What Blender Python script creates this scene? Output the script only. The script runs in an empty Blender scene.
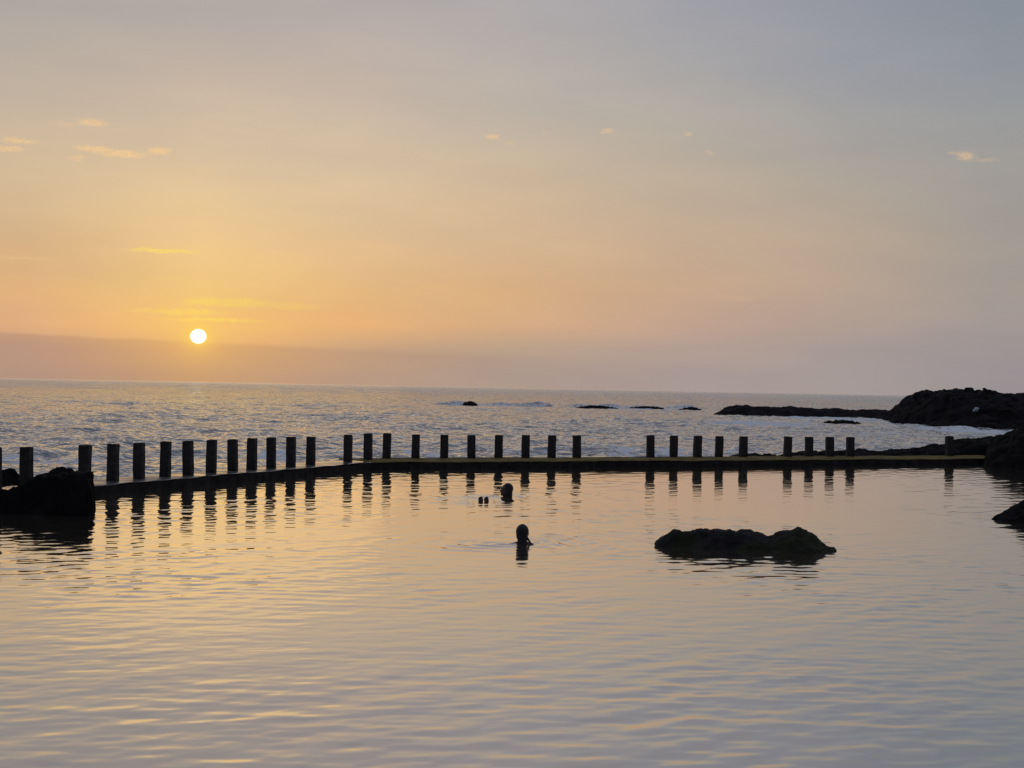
import bpy, bmesh, math, random
import numpy as np
from mathutils import Vector, Matrix

random.seed(4)
S = bpy.context.scene
C = S.collection
R = math.radians

# ------------------------------------------------------------------ camera
FPX = 1537.0                       # focal length in pixels of a 1024 px wide frame
EYE = 2.10
cam_d = bpy.data.cameras.new('camera')
cam = bpy.data.objects.new('camera', cam_d)
C.objects.link(cam)
cam_d.sensor_width = 36.0
cam_d.lens = 36.0 * FPX / 1024.0
cam_d.clip_start = 0.1
cam_d.clip_end = 60000.0
cam.location = (0, 0, EYE)
CAM_R = Matrix.Rotation(R(90.14), 3, 'X') @ Matrix.Rotation(R(1.09), 3, 'Z')
cam.rotation_euler = CAM_R.to_euler()
S.camera = cam


def ray(u, v):
    return (CAM_R @ Vector(((u - 512) / FPX, -(v - 384) / FPX, -1.0))).normalized()


def azel(u, v):
    d = ray(u, v)
    return math.atan2(d.x, d.y), math.asin(d.z)


def on_level(u, v, z=0.0):
    d = ray(u, v)
    t = (z - EYE) / d.z
    return Vector((d.x * t, d.y * t, z))


def at_depth(u, v, Y):
    d = ray(u, v)
    t = Y / d.y
    return Vector((d.x * t, Y, EYE + d.z * t))


# ------------------------------------------------------------------ sky
def lin(c):
    return tuple(((x / 255) / 12.92 if x / 255 <= 0.04045 else ((x / 255 + 0.055) / 1.055) ** 2.4) for x in c)


W = bpy.data.worlds.new('World')
S.world = W
W.use_nodes = True
nt = W.node_tree
nt.nodes.clear()
N = nt.nodes.new
L = nt.links.new


def sock(x):
    return x.outputs[0] if hasattr(x, 'outputs') else x


def setin(node, i, v):
    if isinstance(v, (int, float)):
        node.inputs[i].default_value = v
    elif isinstance(v, tuple):
        node.inputs[i].default_value = v
    else:
        L(sock(v), node.inputs[i])


def mth(op, a, b=0.0, c=0.0, clamp=False):
    n = N('ShaderNodeMath')
    n.operation = op
    n.use_clamp = clamp
    setin(n, 0, a)
    setin(n, 1, b)
    setin(n, 2, c)
    return n


def mix(f, a, b, blend='MIX'):
    n = N('ShaderNodeMix')
    n.data_type = 'RGBA'
    n.blend_type = blend
    n.clamp_factor = True
    for i, v in ((0, f), (6, a), (7, b)):
        if isinstance(v, (int, float)):
            n.inputs[i].default_value = v
        elif isinstance(v, tuple):
            n.inputs[i].default_value = v if len(v) == 4 else (*v, 1)
        else:
            L(v if not hasattr(v, 'outputs') else sock(v), n.inputs[i])
    return n.outputs[2]


def sstep(v, lo, hi, a=0.0, b=1.0):
    n = N('ShaderNodeMapRange')
    n.interpolation_type = 'SMOOTHSTEP'
    setin(n, 0, v)
    for i, q in ((1, lo), (2, hi), (3, a), (4, b)):
        setin(n, i, q)
    return n


tc = N('ShaderNodeTexCoord')
sep = N('ShaderNodeSeparateXYZ')
L(tc.outputs['Generated'], sep.inputs[0])
el = mth('ARCSINE', mth('MAXIMUM', mth('MINIMUM', sep.outputs[2], 1.0), -1.0))
az = mth('ARCTAN2', sep.outputs[0], sep.outputs[1])
elc = mth('MAXIMUM', el, 0.0)
fac = mth('SQRT', mth('DIVIDE', elc, math.pi / 2))

rows = [375, 348, 325, 290, 240, 180, 120, 60, 0]
cols = {
    30: [(194, 158, 136), (200, 160, 134), (226, 174, 128), (223, 176, 126), (217, 180, 136), (214, 188, 152), (204, 184, 160), (186, 174, 162), (176, 168, 162)],
    200: [(210, 162, 122), (230, 174, 116), (250, 196, 114), (242, 199, 128), (237, 200, 144), (225, 197, 157), (210, 189, 164), (194, 179, 165), (180, 171, 165)],
    350: [(196, 162, 135), (204, 164, 128), (234, 180, 121), (232, 186, 129), (226, 191, 146), (219, 194, 160), (206, 187, 166), (191, 177, 167), (180, 172, 168)],
    510: [(182, 160, 144), (188, 161, 137), (214, 172, 132), (217, 176, 131), (214, 182, 147), (207, 184, 155), (194, 181, 166), (183, 175, 169), (174, 169, 171)],
    690: [(174, 158, 151), (178, 157, 147), (196, 164, 144), (201, 168, 140), (199, 173, 147), (190, 174, 155), (178, 171, 162), (168, 166, 167), (161, 161, 168)],
    850: [(166, 155, 152), (168, 155, 149), (178, 159, 147), (184, 163, 146), (182, 164, 147), (173, 164, 153), (164, 162, 160), (156, 158, 164), (151, 154, 162)],
    994: [(157, 148, 149), (157, 148, 148), (161, 151, 148), (165, 155, 147), (166, 157, 148), (162, 157, 152), (154, 155, 156), (145, 150, 157), (139, 145, 155)],
}
HIGH = [(24, (160, 157, 161)), (42, (144, 149, 162)), (90, (118, 132, 160))]


def sky_ramp(stops):
    n = N('ShaderNodeValToRGB')
    r = n.color_ramp
    r.interpolation = 'LINEAR'
    while len(r.elements) > 1:
        r.elements.remove(r.elements[-1])
    for i, (p, c) in enumerate(stops):
        e = r.elements[0] if i == 0 else r.elements.new(p)
        e.position = p
        e.color = (*lin(c), 1)
    L(sock(fac), n.inputs[0])
    return n


anchors = []
side_c = [(0.0, (124, 120, 126)), (3.0, (126, 121, 126)), (10, (122, 125, 134)), (30, (122, 131, 150)), (90, (118, 132, 160))]
back_c = [(0.0, (64, 66, 78)), (3.0, (66, 70, 82)), (10, (72, 80, 98)), (30, (94, 106, 132)), (90, (118, 132, 160))]


def deg_stops(t):
    return [(math.sqrt(d / 90.0), c) for d, c in t]


anchors.append((R(-180), sky_ramp(deg_stops(back_c))))
anchors.append((R(-75), sky_ramp(deg_stops(side_c))))
for x in sorted(cols):
    st = []
    for y, c in zip(rows, cols[x]):
        a, e = azel(x, y)
        st.append((math.sqrt(max(e, 0) / (math.pi / 2)), c))
    k = 0.5 if x > 600 else 1.0
    for d, c in HIGH:
        st.append((math.sqrt(d / 90.0), c))
    anchors.append((azel(x, 200)[0], sky_ramp(st)))
anchors.append((R(70), sky_ramp(deg_stops(side_c))))
anchors.append((R(180), sky_ramp(deg_stops(back_c))))
col = anchors[0][1].outputs[0]
for (a0, _), (a1, rmp) in zip(anchors, anchors[1:]):
    n = N('ShaderNodeMapRange')
    L(sock(az), n.inputs[0])
    n.inputs[1].default_value = a0
    n.inputs[2].default_value = a1
    col = mix(n.outputs[0], col, rmp.outputs[0])

# warped sky coordinates for ragged cloud edges
comb = N('ShaderNodeCombineXYZ')
L(sock(az), comb.inputs[0])
L(sock(el), comb.inputs[1])
warp = N('ShaderNodeTexNoise')
warp.inputs['Scale'].default_value = 140
warp.inputs['Detail'].default_value = 4
mp = N('ShaderNodeVectorMath')
mp.operation = 'MULTIPLY'
L(comb.outputs[0], mp.inputs[0])
mp.inputs[1].default_value = (1, 3.0, 1)
L(mp.outputs[0], warp.inputs['Vector'])
wv = N('ShaderNodeVectorMath')
wv.operation = 'MULTIPLY_ADD'
L(warp.outputs['Color'], wv.inputs[0])
wv.inputs[1].default_value = (0.010, 0.0042, 0)
wv.inputs[2].default_value = (-0.005, -0.0021, 0)
wa = N('ShaderNodeVectorMath')
wa.operation = 'ADD'
L(comb.outputs[0], wa.inputs[0])
L(wv.outputs[0], wa.inputs[1])

# bank of low cloud on the horizon
lowb = N('ShaderNodeTexNoise')
lowb.inputs['Scale'].default_value = 26
lowb.inputs['Detail'].default_value = 3
L(comb.outputs[0], lowb.inputs['Vector'])
edge = mth('MULTIPLY_ADD', az, R(-0.9) / R(37), R(1.16))
edge = mth('ADD', edge, mth('MULTIPLY_ADD', lowb.outputs[0], 0.0028, -0.0014))
soft = sstep(az, R(-18), R(14), 0.0012, 0.006)
dlt = mth('DIVIDE', mth('SUBTRACT', edge, el), soft)
bank = sstep(dlt, -1.0, 1.0)
bstr = sstep(az, R(-19), R(16), 0.68, 0.10)
col = mix(mth('MULTIPLY', bank, bstr), col, mix(1.0, col, (0.77, 0.77, 0.85), 'MULTIPLY'))
veil = N('ShaderNodeTexNoise')
veil.inputs['Scale'].default_value = 7.0
veil.inputs['Detail'].default_value = 4
vm = N('ShaderNodeVectorMath')
vm.operation = 'MULTIPLY'
L(comb.outputs[0], vm.inputs[0])
vm.inputs[1].default_value = (1, 4.5, 1)
L(vm.outputs[0], veil.inputs['Vector'])
col = mix(1.0, col, mix(sstep(veil.outputs[0], 0.3, 0.7), (0.955, 0.96, 0.985), (1.03, 1.02, 1.0)), 'MULTIPLY')


def blob(u, v, rx, ry, s, lo=1.25, hi=0.25):
    a, e = azel(u, v)
    d = N('ShaderNodeVectorMath')
    d.operation = 'SUBTRACT'
    L(wa.outputs[0], d.inputs[0])
    d.inputs[1].default_value = (a, e, 0)
    m = N('ShaderNodeVectorMath')
    m.operation = 'MULTIPLY'
    L(d.outputs[0], m.inputs[0])
    m.inputs[1].default_value = (FPX / rx, FPX / ry, 0)
    ln = N('ShaderNodeVectorMath')
    ln.operation = 'LENGTH'
    L(m.outputs[0], ln.inputs[0])
    return sstep(ln.outputs[1], lo, hi, 0.0, s)


def blobs(items):
    acc = None
    for it in items:
        b = blob(*it)
        acc = b if acc is None else mth('MAXIMUM', acc, b)
    return acc


fine = N('ShaderNodeTexNoise')
fine.inputs['Scale'].default_value = 420
fine.inputs['Detail'].default_value = 3
L(mp.outputs[0], fine.inputs['Vector'])
fmask = sstep(fine.outputs[0], 0.34, 0.62, 0.35, 1.0)
pale = blobs([(20, 141, 20, 3.2, .75), (8, 149, 18, 3, .7), (93, 123, 16, 4, .75), (66, 124, 14, 3, .25),
              (94, 149, 22, 3.5, .9), (122, 154, 26, 4, .95), (160, 151, 12, 4.5, .9), (78, 158, 9, 3, .5),
              (26, 258, 34, 2.2, .3), (275, 253, 5, 2.5, .3), (492, 137, 9, 3, .62), (510, 144, 6, 2, .25),
              (545, 133, 5, 2, .2), (607, 131, 8, 3.4, .48), (688, 134, 5, 3, .36), (709, 153, 5, 2.4, .28),
              (966, 156, 10, 5, .62), (953, 153, 7, 2.5, .4), (985, 160, 14, 2, .25), (735, 298, 26, 3, .12)])
pale = mth('MULTIPLY', pale, fmask)
gold = blobs([(163, 251, 36, 2.6, .8), (185, 312, 40, 4, .6), (205, 302, 26, 5, .55), (240, 303, 34, 5, .45),
              (290, 306, 34, 4, .25), (212, 320, 52, 2.4, .7), (150, 311, 26, 3, .3)])
gold = mth('MULTIPLY', gold, fmask)
col = mix(mth('MULTIPLY', pale, 0.80), col, (*lin((252, 206, 142)), 1))
col = mix(mth('MULTIPLY', gold, 0.95), col, (*lin((255, 226, 92)), 1))

# the low sun and the glow around it
SUN_AZ, SUN_EL = azel(198.3, 336.3)
ds = N('ShaderNodeVectorMath')
ds.operation = 'SUBTRACT'
L(comb.outputs[0], ds.inputs[0])
ds.inputs[1].default_value = (SUN_AZ, SUN_EL, 0)
dm = N('ShaderNodeVectorMath')
dm.operation = 'MULTIPLY'
L(ds.outputs[0], dm.inputs[0])
dm.inputs[1].default_value = (FPX / 7.5, FPX / 6.9, 0)
dl = N('ShaderNodeVectorMath')
dl.operation = 'LENGTH'
L(dm.outputs[0], dl.inputs[0])
disc = sstep(dl.outputs[1], 1.13, 0.9)
halo = mth('POWER', 2.718, mth('MULTIPLY', mth('SUBTRACT', dl.outputs[1], 1.0), -1.1), clamp=True)
halo2 = mth('POWER', 2.718, mth('MULTIPLY', dl.outputs[1], -0.16), clamp=True)
col = mix(mth('MULTIPLY', halo2, 0.36), col, (*lin((255, 205, 108)), 1))
col = mix(mth('MULTIPLY', halo, 0.75), col, (*lin((255, 214, 90)), 1))
col = mix(disc, col, (1.7, 1.6, 1.3, 1))
bg = N('ShaderNodeBackground')
L(col, bg.inputs[0])
bg.inputs[1].default_value = 1.0
wo = N('ShaderNodeOutputWorld')
L(bg.outputs[0], wo.inputs[0])

# ------------------------------------------------------------------ sun lamp (hazed sun just above the horizon)
sl = bpy.data.lights.new('sun', 'SUN')
sl.energy = 0.0090            # the disc is weak, most of its light comes spread through the haze
sl.angle = R(15)
sl.color = (1.0, 0.62, 0.20)
so = bpy.data.objects.new('sun', sl)
C.objects.link(so)
sd = Vector((math.sin(SUN_AZ) * math.cos(SUN_EL), math.cos(SUN_AZ) * math.cos(SUN_EL), math.sin(SUN_EL)))
so.rotation_euler = sd.to_track_quat('Z', 'Y').to_euler()
so.location = (0, 0, 30)

vs = S.view_settings
vs.view_transform = 'Standard'
vs.look = 'None'
vs.exposure = 0.0
vs.gamma = 1.0
vs.use_curve_mapping = False
try:
    S.cycles.max_bounces = 6
    S.cycles.sample_clamp_indirect = 4.0
    S.cycles.sample_clamp_direct = 12.0
except Exception:
    pass

# ------------------------------------------------------------------ numpy noise
rng = np.random.default_rng(11)
PERM = np.concatenate([rng.permutation(256)] * 3)
GRAD = rng.normal(size=(256, 3))
GRAD /= np.linalg.norm(GRAD, axis=1)[:, None]


def perlin(p):
    p = np.asarray(p, float)
    i = np.floor(p).astype(int)
    f = p - i
    u = f * f * f * (f * (f * 6 - 15) + 10)
    i &= 255
    out = 0
    for dx in (0, 1):
        for dy in (0, 1):
            for dz in (0, 1):
                h = PERM[PERM[PERM[i[:, 0] + dx & 255] + i[:, 1] + dy & 255] + i[:, 2] + dz & 255]
                g = GRAD[h]
                d = f - np.array([dx, dy, dz])
                w = (u[:, 0] if dx else 1 - u[:, 0]) * (u[:, 1] if dy else 1 - u[:, 1]) * (u[:, 2] if dz else 1 - u[:, 2])
                out = out + w * (g * d).sum(1)
    return out * 1.6


def fbm(p, oct=4, gain=0.5, ridged=False):
    s = 0
    a = 1.0
    q = np.array(p, float)
    for k in range(oct):
        n = perlin(q + 17.3 * k)
        if ridged:
            n = 1 - 2 * np.abs(n)
        s = s + a * n
        a *= gain
        q = q * 2.03
    return s


def cells(p):
    """distance to nearest jittered cell point and a hash per cell"""
    p = np.asarray(p, float)
    i = np.floor(p).astype(int)
    best = np.full(len(p), 9.0)
    hid = np.zeros(len(p), int)
    for dx in (-1, 0, 1):
        for dy in (-1, 0, 1):
            for dz in (-1, 0, 1):
                c = i + np.array([dx, dy, dz])
                h = PERM[PERM[PERM[c[:, 0] & 255] + c[:, 1] & 255] + c[:, 2] & 255]
                pt = c + 0.5 + 0.45 * GRAD[h]
                d = np.linalg.norm(p - pt, axis=1)
                m = d < best
                best[m] = d[m]
                hid[m] = h[m]
    return best, hid / 255.0


# ------------------------------------------------------------------ object helpers
def mesh_obj(name, verts, faces, mat, parent=None, smooth=True):
    me = bpy.data.meshes.new(name)
    if isinstance(verts, np.ndarray):
        verts = np.ascontiguousarray(verts, dtype=np.float32)
        faces = np.asarray(faces, dtype=np.int32)
        k = faces.shape[1]
        me.vertices.add(len(verts))
        me.vertices.foreach_set('co', verts.ravel())
        me.loops.add(faces.size)
        me.loops.foreach_set('vertex_index', faces.ravel())
        me.polygons.add(len(faces))
        me.polygons.foreach_set('loop_start', np.arange(0, faces.size, k, dtype=np.int32))
        me.polygons.foreach_set('loop_total', np.full(len(faces), k, dtype=np.int32))
        me.update(calc_edges=True)
        me.validate()
    else:
        me.from_pydata(verts, [], faces)
        me.update()
    if smooth:
        me.polygons.foreach_set('use_smooth', np.ones(len(me.polygons), dtype=bool))
    me.materials.append(mat)
    o = bpy.data.objects.new(name, me)
    C.objects.link(o)
    if parent:
        o.parent = parent
    return o


def tag(o, label=None, cat=None, group=None, kind=None):
    if label:
        o['label'] = label
    if cat:
        o['category'] = cat
    if group:
        o['group'] = group
    if kind:
        o['kind'] = kind
    return o


def empty(name, loc):
    o = bpy.data.objects.new(name, None)
    C.objects.link(o)
    o.location = loc
    o.empty_display_size = 0.2
    return o


def grid_faces(nr, nc):
    a = np.arange(nr * nc).reshape(nr, nc)
    return np.stack([a[:-1, :-1], a[:-1, 1:], a[1:, 1:], a[1:, :-1]], -1).reshape(-1, 4)


# ------------------------------------------------------------------ materials
def new_mat(name):
    global nt, N, L
    m = bpy.data.materials.new(name)
    m.use_nodes = True
    nt = m.node_tree
    nt.nodes.clear()
    N = nt.nodes.new
    L = nt.links.new
    return m


def ramp2(f, stops):
    n = N('ShaderNodeValToRGB')
    r = n.color_ramp
    while len(r.elements) > 1:
        r.elements.remove(r.elements[-1])
    for i, (p, c) in enumerate(stops):
        e = r.elements[0] if i == 0 else r.elements.new(p)
        e.position = p
        e.color = (*c, 1)
    L(sock(f), n.inputs[0])
    return n.outputs[0]


def noise(scale, detail=4, vec=None, rough=0.55):
    n = N('ShaderNodeTexNoise')
    n.inputs['Scale'].default_value = scale
    n.inputs['Detail'].default_value = detail
    n.inputs['Roughness'].default_value = rough
    if vec is not None:
        L(vec, n.inputs['Vector'])
    return n.outputs[0]


def surface_mat(name, stops, scale, rough=0.8, bump=0.4, bdist=0.02, spec=0.3, moss=None, moss_at=(0.5, 0.62)):
    m = new_mat(name)
    t = N('ShaderNodeTexCoord')
    v = t.outputs['Object']
    c = ramp2(noise(scale, 6, v, 0.65), stops)
    if moss:
        c = mix(sstep(noise(scale * 0.35, 4, v), *moss_at), c, moss)
    p = N('ShaderNodeBsdfPrincipled')
    L(c, p.inputs['Base Color'])
    L(sock(sstep(noise(scale * 0.6, 3, v), 0.3, 0.7, rough - 0.14, min(1, rough + 0.14))), p.inputs['Roughness'])
    p.inputs['Specular IOR Level'].default_value = spec
    b = N('ShaderNodeBump')
    b.inputs['Strength'].default_value = bump
    b.inputs['Distance'].default_value = bdist
    L(noise(scale * 3.2, 6, v, 0.6), b.inputs['Height'])
    L(b.outputs[0], p.inputs['Normal'])
    o = N('ShaderNodeOutputMaterial')
    L(p.outputs[0], o.inputs[0])
    return m


basalt = surface_mat('basalt', [(0.3, (0.006, 0.005, 0.005)), (0.5, (0.011, 0.0095, 0.009)), (0.72, (0.022, 0.019, 0.017))], 3.0, 0.92, 0.6, 0.04, 0.06)
mossy_rock = surface_mat('mossy_rock', [(0.3, (0.010, 0.008, 0.007)), (0.5, (0.024, 0.019, 0.016)), (0.72, (0.045, 0.036, 0.028))], 4.0, 0.8, 0.7, 0.03, 0.2, (0.028, 0.029, 0.011), (0.46, 0.6))
far_basalt = surface_mat('far_basalt', [(0.3, (0.010, 0.0085, 0.0085)), (0.5, (0.02, 0.017, 0.017)), (0.72, (0.036, 0.03, 0.028))], 0.6, 0.95, 0.5, 0.2, 0.05)
pale_stone = surface_mat('pale_stone', [(0.3, (0.3, 0.3, 0.3)), (0.7, (0.55, 0.54, 0.52))], 5.0, 0.8, 0.3, 0.03)
concrete = surface_mat('wet_concrete', [(0.3, (0.014, 0.012, 0.010)), (0.5, (0.026, 0.022, 0.019)), (0.7, (0.045, 0.038, 0.033))], 5.0, 0.85, 0.4, 0.012, 0.08)
post_mat = surface_mat('weathered_post_concrete', [(0.3, (0.026, 0.022, 0.019)), (0.5, (0.046, 0.039, 0.034)), (0.7, (0.075, 0.063, 0.054))], 9.0, 0.85, 0.5, 0.01, 0.2, (0.03, 0.026, 0.02))
coping_mat = surface_mat('wet_bare_coping', [(0.3, (0.06, 0.052, 0.045)), (0.5, (0.10, 0.09, 0.08)), (0.7, (0.16, 0.14, 0.12))], 1.6, 0.26, 0.22, 0.006, 0.8)
algae_mat = surface_mat('algae_coping', [(0.3, (0.055, 0.04, 0.011)), (0.5, (0.15, 0.105, 0.02)), (0.7, (0.27, 0.18, 0.03))], 3.0, 0.85, 0.7, 0.02, 0.2)
skin_mat = surface_mat('wet_skin', [(0.3, (0.075, 0.04, 0.028)), (0.7, (0.11, 0.06, 0.043))], 14.0, 0.5, 0.1, 0.003, 0.35)
hair_mat = surface_mat('wet_dark_hair', [(0.3, (0.010, 0.008, 0.007)), (0.7, (0.03, 0.022, 0.018))], 40.0, 0.5, 0.5, 0.004, 0.3)


def water_mat(name, base, a, b, rough, bumps, foam=False, tint=(1, 1, 1)):
    m = new_mat(name)
    geo = N('ShaderNodeNewGeometry')
    pos = geo.outputs['Position']
    prev = None
    for (scale, stretch, dist, strength) in bumps:
        mpv = N('ShaderNodeMapping')
        mpv.inputs['Scale'].default_value = (scale * stretch, scale, scale)
        mpv.inputs['Rotation'].default_value = (0, 0, R(8))
        L(pos, mpv.inputs['Vector'])
        bp = N('ShaderNodeBump')
        bp.inputs['Strength'].default_value = strength
        bp.inputs['Distance'].default_value = dist
        L(noise(1.0, 3, mpv.outputs[0]), bp.inputs['Height'])
        if prev:
            L(prev, bp.inputs['Normal'])
        prev = bp.outputs[0]
    fr = N('ShaderNodeFresnel')
    fr.inputs['IOR'].default_value = 1.33
    if prev:
        L(prev, fr.inputs['Normal'])
    f = mth('MULTIPLY_ADD', fr.outputs[0], b, a, clamp=True)
    df = N('ShaderNodeBsdfDiffuse')
    df.inputs[0].default_value = (*base, 1)
    gl = N('ShaderNodeBsdfGlossy')
    gl.distribution = 'GGX'
    gl.inputs['Color'].default_value = (*tint, 1)
    if isinstance(rough, tuple):         # wavelets too small to model roughen the open water
        sy = N('ShaderNodeSeparateXYZ')
        L(pos, sy.inputs[0])
        wm = N('ShaderNodeMapping')         # gusts: patches of rougher and smoother water offshore
        wm.inputs['Scale'].default_value = (0.22, 0.022, 1.0)
        L(pos, wm.inputs['Vector'])
        gust = mth('MULTIPLY', sstep(noise(1.0, 3, wm.outputs[0], 0.6), 0.36, 0.64, -0.13, 0.16), sstep(sy.outputs[1], 100, 500))
        L(sock(mth('MAXIMUM', mth('ADD', sstep(sy.outputs[1], 100, 800, *rough), gust), 0.02)), gl.inputs['Roughness'])
    else:
        gl.inputs['Roughness'].default_value = rough
    if prev:
        L(prev, gl.inputs['Normal'])
    mx = N('ShaderNodeMixShader')
    L(sock(f), mx.inputs[0])
    L(df.outputs[0], mx.inputs[1])
    L(gl.outputs[0], mx.inputs[2])
    res = mx.outputs[0]
    if foam:
        at = N('ShaderNodeAttribute')
        at.attribute_name = 'foam'
        fmap = N('ShaderNodeMapping')
        fmap.inputs['Scale'].default_value = (1.9, 0.55, 1.0)
        L(pos, fmap.inputs['Vector'])
        nm = noise(1.0, 5, fmap.outputs[0], 0.7)
        fm = sstep(mth('ADD', at.outputs['Fac'], mth('MULTIPLY_ADD', nm, 2.2, -1.1)), 0.38, 0.74)
        fd = N('ShaderNodeBsdfDiffuse')
        fd.inputs[0].default_value = (0.93, 0.91, 0.88, 1)
        m2 = N('ShaderNodeMixShader')
        L(sock(fm), m2.inputs[0])
        L(res, m2.inputs[1])
        L(fd.outputs[0], m2.inputs[2])
        res = m2.outputs[0]
    o = N('ShaderNodeOutputMaterial')
    L(res, o.inputs[0])
    return m


pool_mat = water_mat('pool_water', (0.065, 0.052, 0.036), 0.56, 0.44, 0.05,
                     [(4.0, 0.6, 0.008, 0.25), (13.0, 0.6, 0.002, 0.25)], tint=(1.0, 0.975, 0.955))
sea_mat = water_mat('sea_water', (0.05, 0.064, 0.09), 0.20, 0.98, (0.02, 0.18),
                    [(0.8, 0.6, 0.38, 0.9), (2.1, 0.6, 0.26, 1.0)], foam=True)

# ------------------------------------------------------------------ plan of the pool wall (near top edge, from the ground up)
WT = 0.19                                 # wall top above the pool
WW = 1.15                                 # wall width, left arm
WR = 2.1                                  # wall width, right arm
POST_OFF = (0.48, 1.62)                   # where the posts stand across each arm
SEA = -0.30
nearL = Vector((-7.50, 27.9))
corner = Vector((-3.45, 38.25))
nearR = Vector((13.4, 47.0))
dL = (nearL - corner).normalized()
dR = (nearR - corner).normalized()
endL = nearL + dL * 9.0
endR = nearR + dR * 3.2
nL = Vector((dL.y, -dL.x))                 # away from the pool
if nL.x > 0:
    nL = -nL
nR = Vector((-dR.y, dR.x))


def offset_line(off):
    a = endL + nL * off
    c0 = endR + nR * off
    # mitre: intersect the two offset lines
    p, q = a, c0
    d1, d2 = dL, dR
    den = d1.x * d2.y - d1.y * d2.x
    t = ((q.x - p.x) * d2.y - (q.y - p.y) * d2.x) / den
    return [a, p + d1 * t, c0]


mid = offset_line(0.6)


def radius_to_line(ang, pts):
    """distance from the camera foot point to the polyline (extended) in direction ang"""
    out = np.full(len(ang), np.nan)
    sx, cy = np.sin(ang), np.cos(ang)
    for k in range(len(pts) - 1):
        p, q = pts[k], pts[k + 1]
        ex, ey = q.x - p.x, q.y - p.y
        den = sx * (-ey) + cy * ex
        t = (p.x * (-ey) + p.y * ex) / den
        s = (sx * p.y - cy * p.x) / (-den) * -1
        # solve t*(sx,cy) = p + s*(ex,ey)
        s = np.where(np.abs(ex) > abs(ey), (t * sx - p.x) / (ex if abs(ex) > 1e-9 else 1), (t * cy - p.y) / (ey if abs(ey) > 1e-9 else 1))
        lo = -3.0 if k == 0 else -1e-6
        hi = 1.0 + (6.0 if k == len(pts) - 2 else 1e-6)
        ok = (t > 0) & (s >= lo) & (s <= hi)
        out = np.where(np.isnan(out) & ok, t, out)
    idx = np.arange(len(ang))
    good = ~np.isnan(out)
    return np.interp(idx, idx[good], out[good])


dense = np.linspace(R(-22), R(22), 860)
ang = np.concatenate([np.linspace(R(-62), R(-22), 110)[:-1], dense, np.linspace(R(22), R(62), 110)[1:]])
dang = np.gradient(ang)
rw = radius_to_line(ang, mid)

swim_a = on_level(522.3, 543.8)
swim_b = on_level(505.6, 496.0)
feet_b = on_level(484.5, 501.2)

# ------------------------------------------------------------------ pool water: one rippled sheet
NR = 900
t = np.linspace(0, 1, NR)[:, None]
rad = 3.5 * (rw[None, :] / 3.5) ** t
X = rad * np.sin(ang)[None, :]
Y = rad * np.cos(ang)[None, :]
dr = rad * np.log(rw[None, :] / 3.5) / (NR - 1)
da = rad * dang[None, :]
H = np.zeros_like(X)
wr = np.random.default_rng(5)
P2 = np.stack([X.ravel() * 0.22, Y.ravel() * 0.13, np.full(X.size, 2.7)], 1)
patch = 0.75 + 0.9 * fbm(P2, 3).reshape(X.shape)
patch = np.clip(patch, 0.25, 1.6)
for k in range(80):
    lam = 0.13 * (1.3 / 0.13) ** (wr.random())
    th = wr.normal(0, 0.62) + R(118)        # mostly running toward the viewer
    kx, ky = 2 * math.pi / lam * math.cos(th), 2 * math.pi / lam * math.sin(th)
    res = np.maximum(dr * abs(math.sin(th)), da * abs(math.cos(th)))
    att = np.clip((lam / np.maximum(res, 1e-6) - 2.5) / 2.0, 0, 1)
    slope = 0.0066 * (1.0 if lam < 0.38 else (0.38 / lam) ** 0.85)
    H += att * patch * slope * lam / (2 * math.pi) * np.sin(kx * X + ky * Y + wr.random() * 6.283)
for (c, amp, lam0, rad0) in ((swim_a, 0.0105, 0.42, 1.5), (swim_b, 0.013, 0.45, 2.0), (feet_b, 0.007, 0.3, 0.9)):
    d = np.hypot(X - c.x, Y - c.y)
    dd = d + 0.16 * np.sin(3 * np.arctan2(Y - c.y, X - c.x) + 1.0) + 0.12 * np.sin(2.3 * X + 1.7 * Y)
    H += amp * np.exp(-((d - 0.5) / rad0) ** 2) * np.sin(2 * math.pi * dd / lam0) / (0.6 + d) * (0.55 + 0.45 * np.sin(2 * np.arctan2(Y - c.y, X - c.x) + 0.6))
V = np.stack([X, Y, H], -1).reshape(-1, 3)
pool = mesh_obj('pool_water', V, grid_faces(NR, len(ang)), pool_mat)
tag(pool, 'calm rippled water of the tidal pool', 'water', kind='structure')

# ------------------------------------------------------------------ open sea
NS = 1350
t = np.linspace(0, 1, NS)[:, None]
RMAX = 22000.0
rad = 1.0 / ((1 - t) ** 1.6 / rw[None, :] + t / RMAX)
X = rad * np.sin(ang)[None, :]
Y = rad * np.cos(ang)[None, :]
dr = np.gradient(rad, axis=0)
da = rad * dang[None, :]
H = np.zeros_like(X)
for k in range(72):
    lam = 0.5 * (11 / 0.5) ** (wr.random() ** 1.25)
    th = wr.normal(0, 1.0) + R(105)
    kx, ky = 2 * math.pi / lam * math.cos(th), 2 * math.pi / lam * math.sin(th)
    res = np.maximum(dr * abs(math.sin(th)), da * abs(math.cos(th)))
    att = np.clip((lam / np.maximum(res, 1e-6) - 2.2) / 2.0, 0, 1)
    slope = 0.040
    if lam > 1.5:
        slope *= (1.5 / lam) ** 0.65
    ph = kx * X + ky * Y + wr.random() * 6.283
    w = np.sin(ph) + 0.22 * np.cos(2 * ph)
    H += att * slope * lam / (2 * math.pi) * w
P2 = np.stack([X.ravel() / 16.0, Y.ravel() / 26.0, np.full(X.size, 8.1)], 1)
sp = fbm(P2, 3).reshape(X.shape)
shore = np.clip((rad - rw[None, :]) / 10.0, 0.12, 1.0)       # the swell dies against the wall
H *= (0.85 + 0.5 * sp) * shore
foam = np.zeros_like(X)


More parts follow.
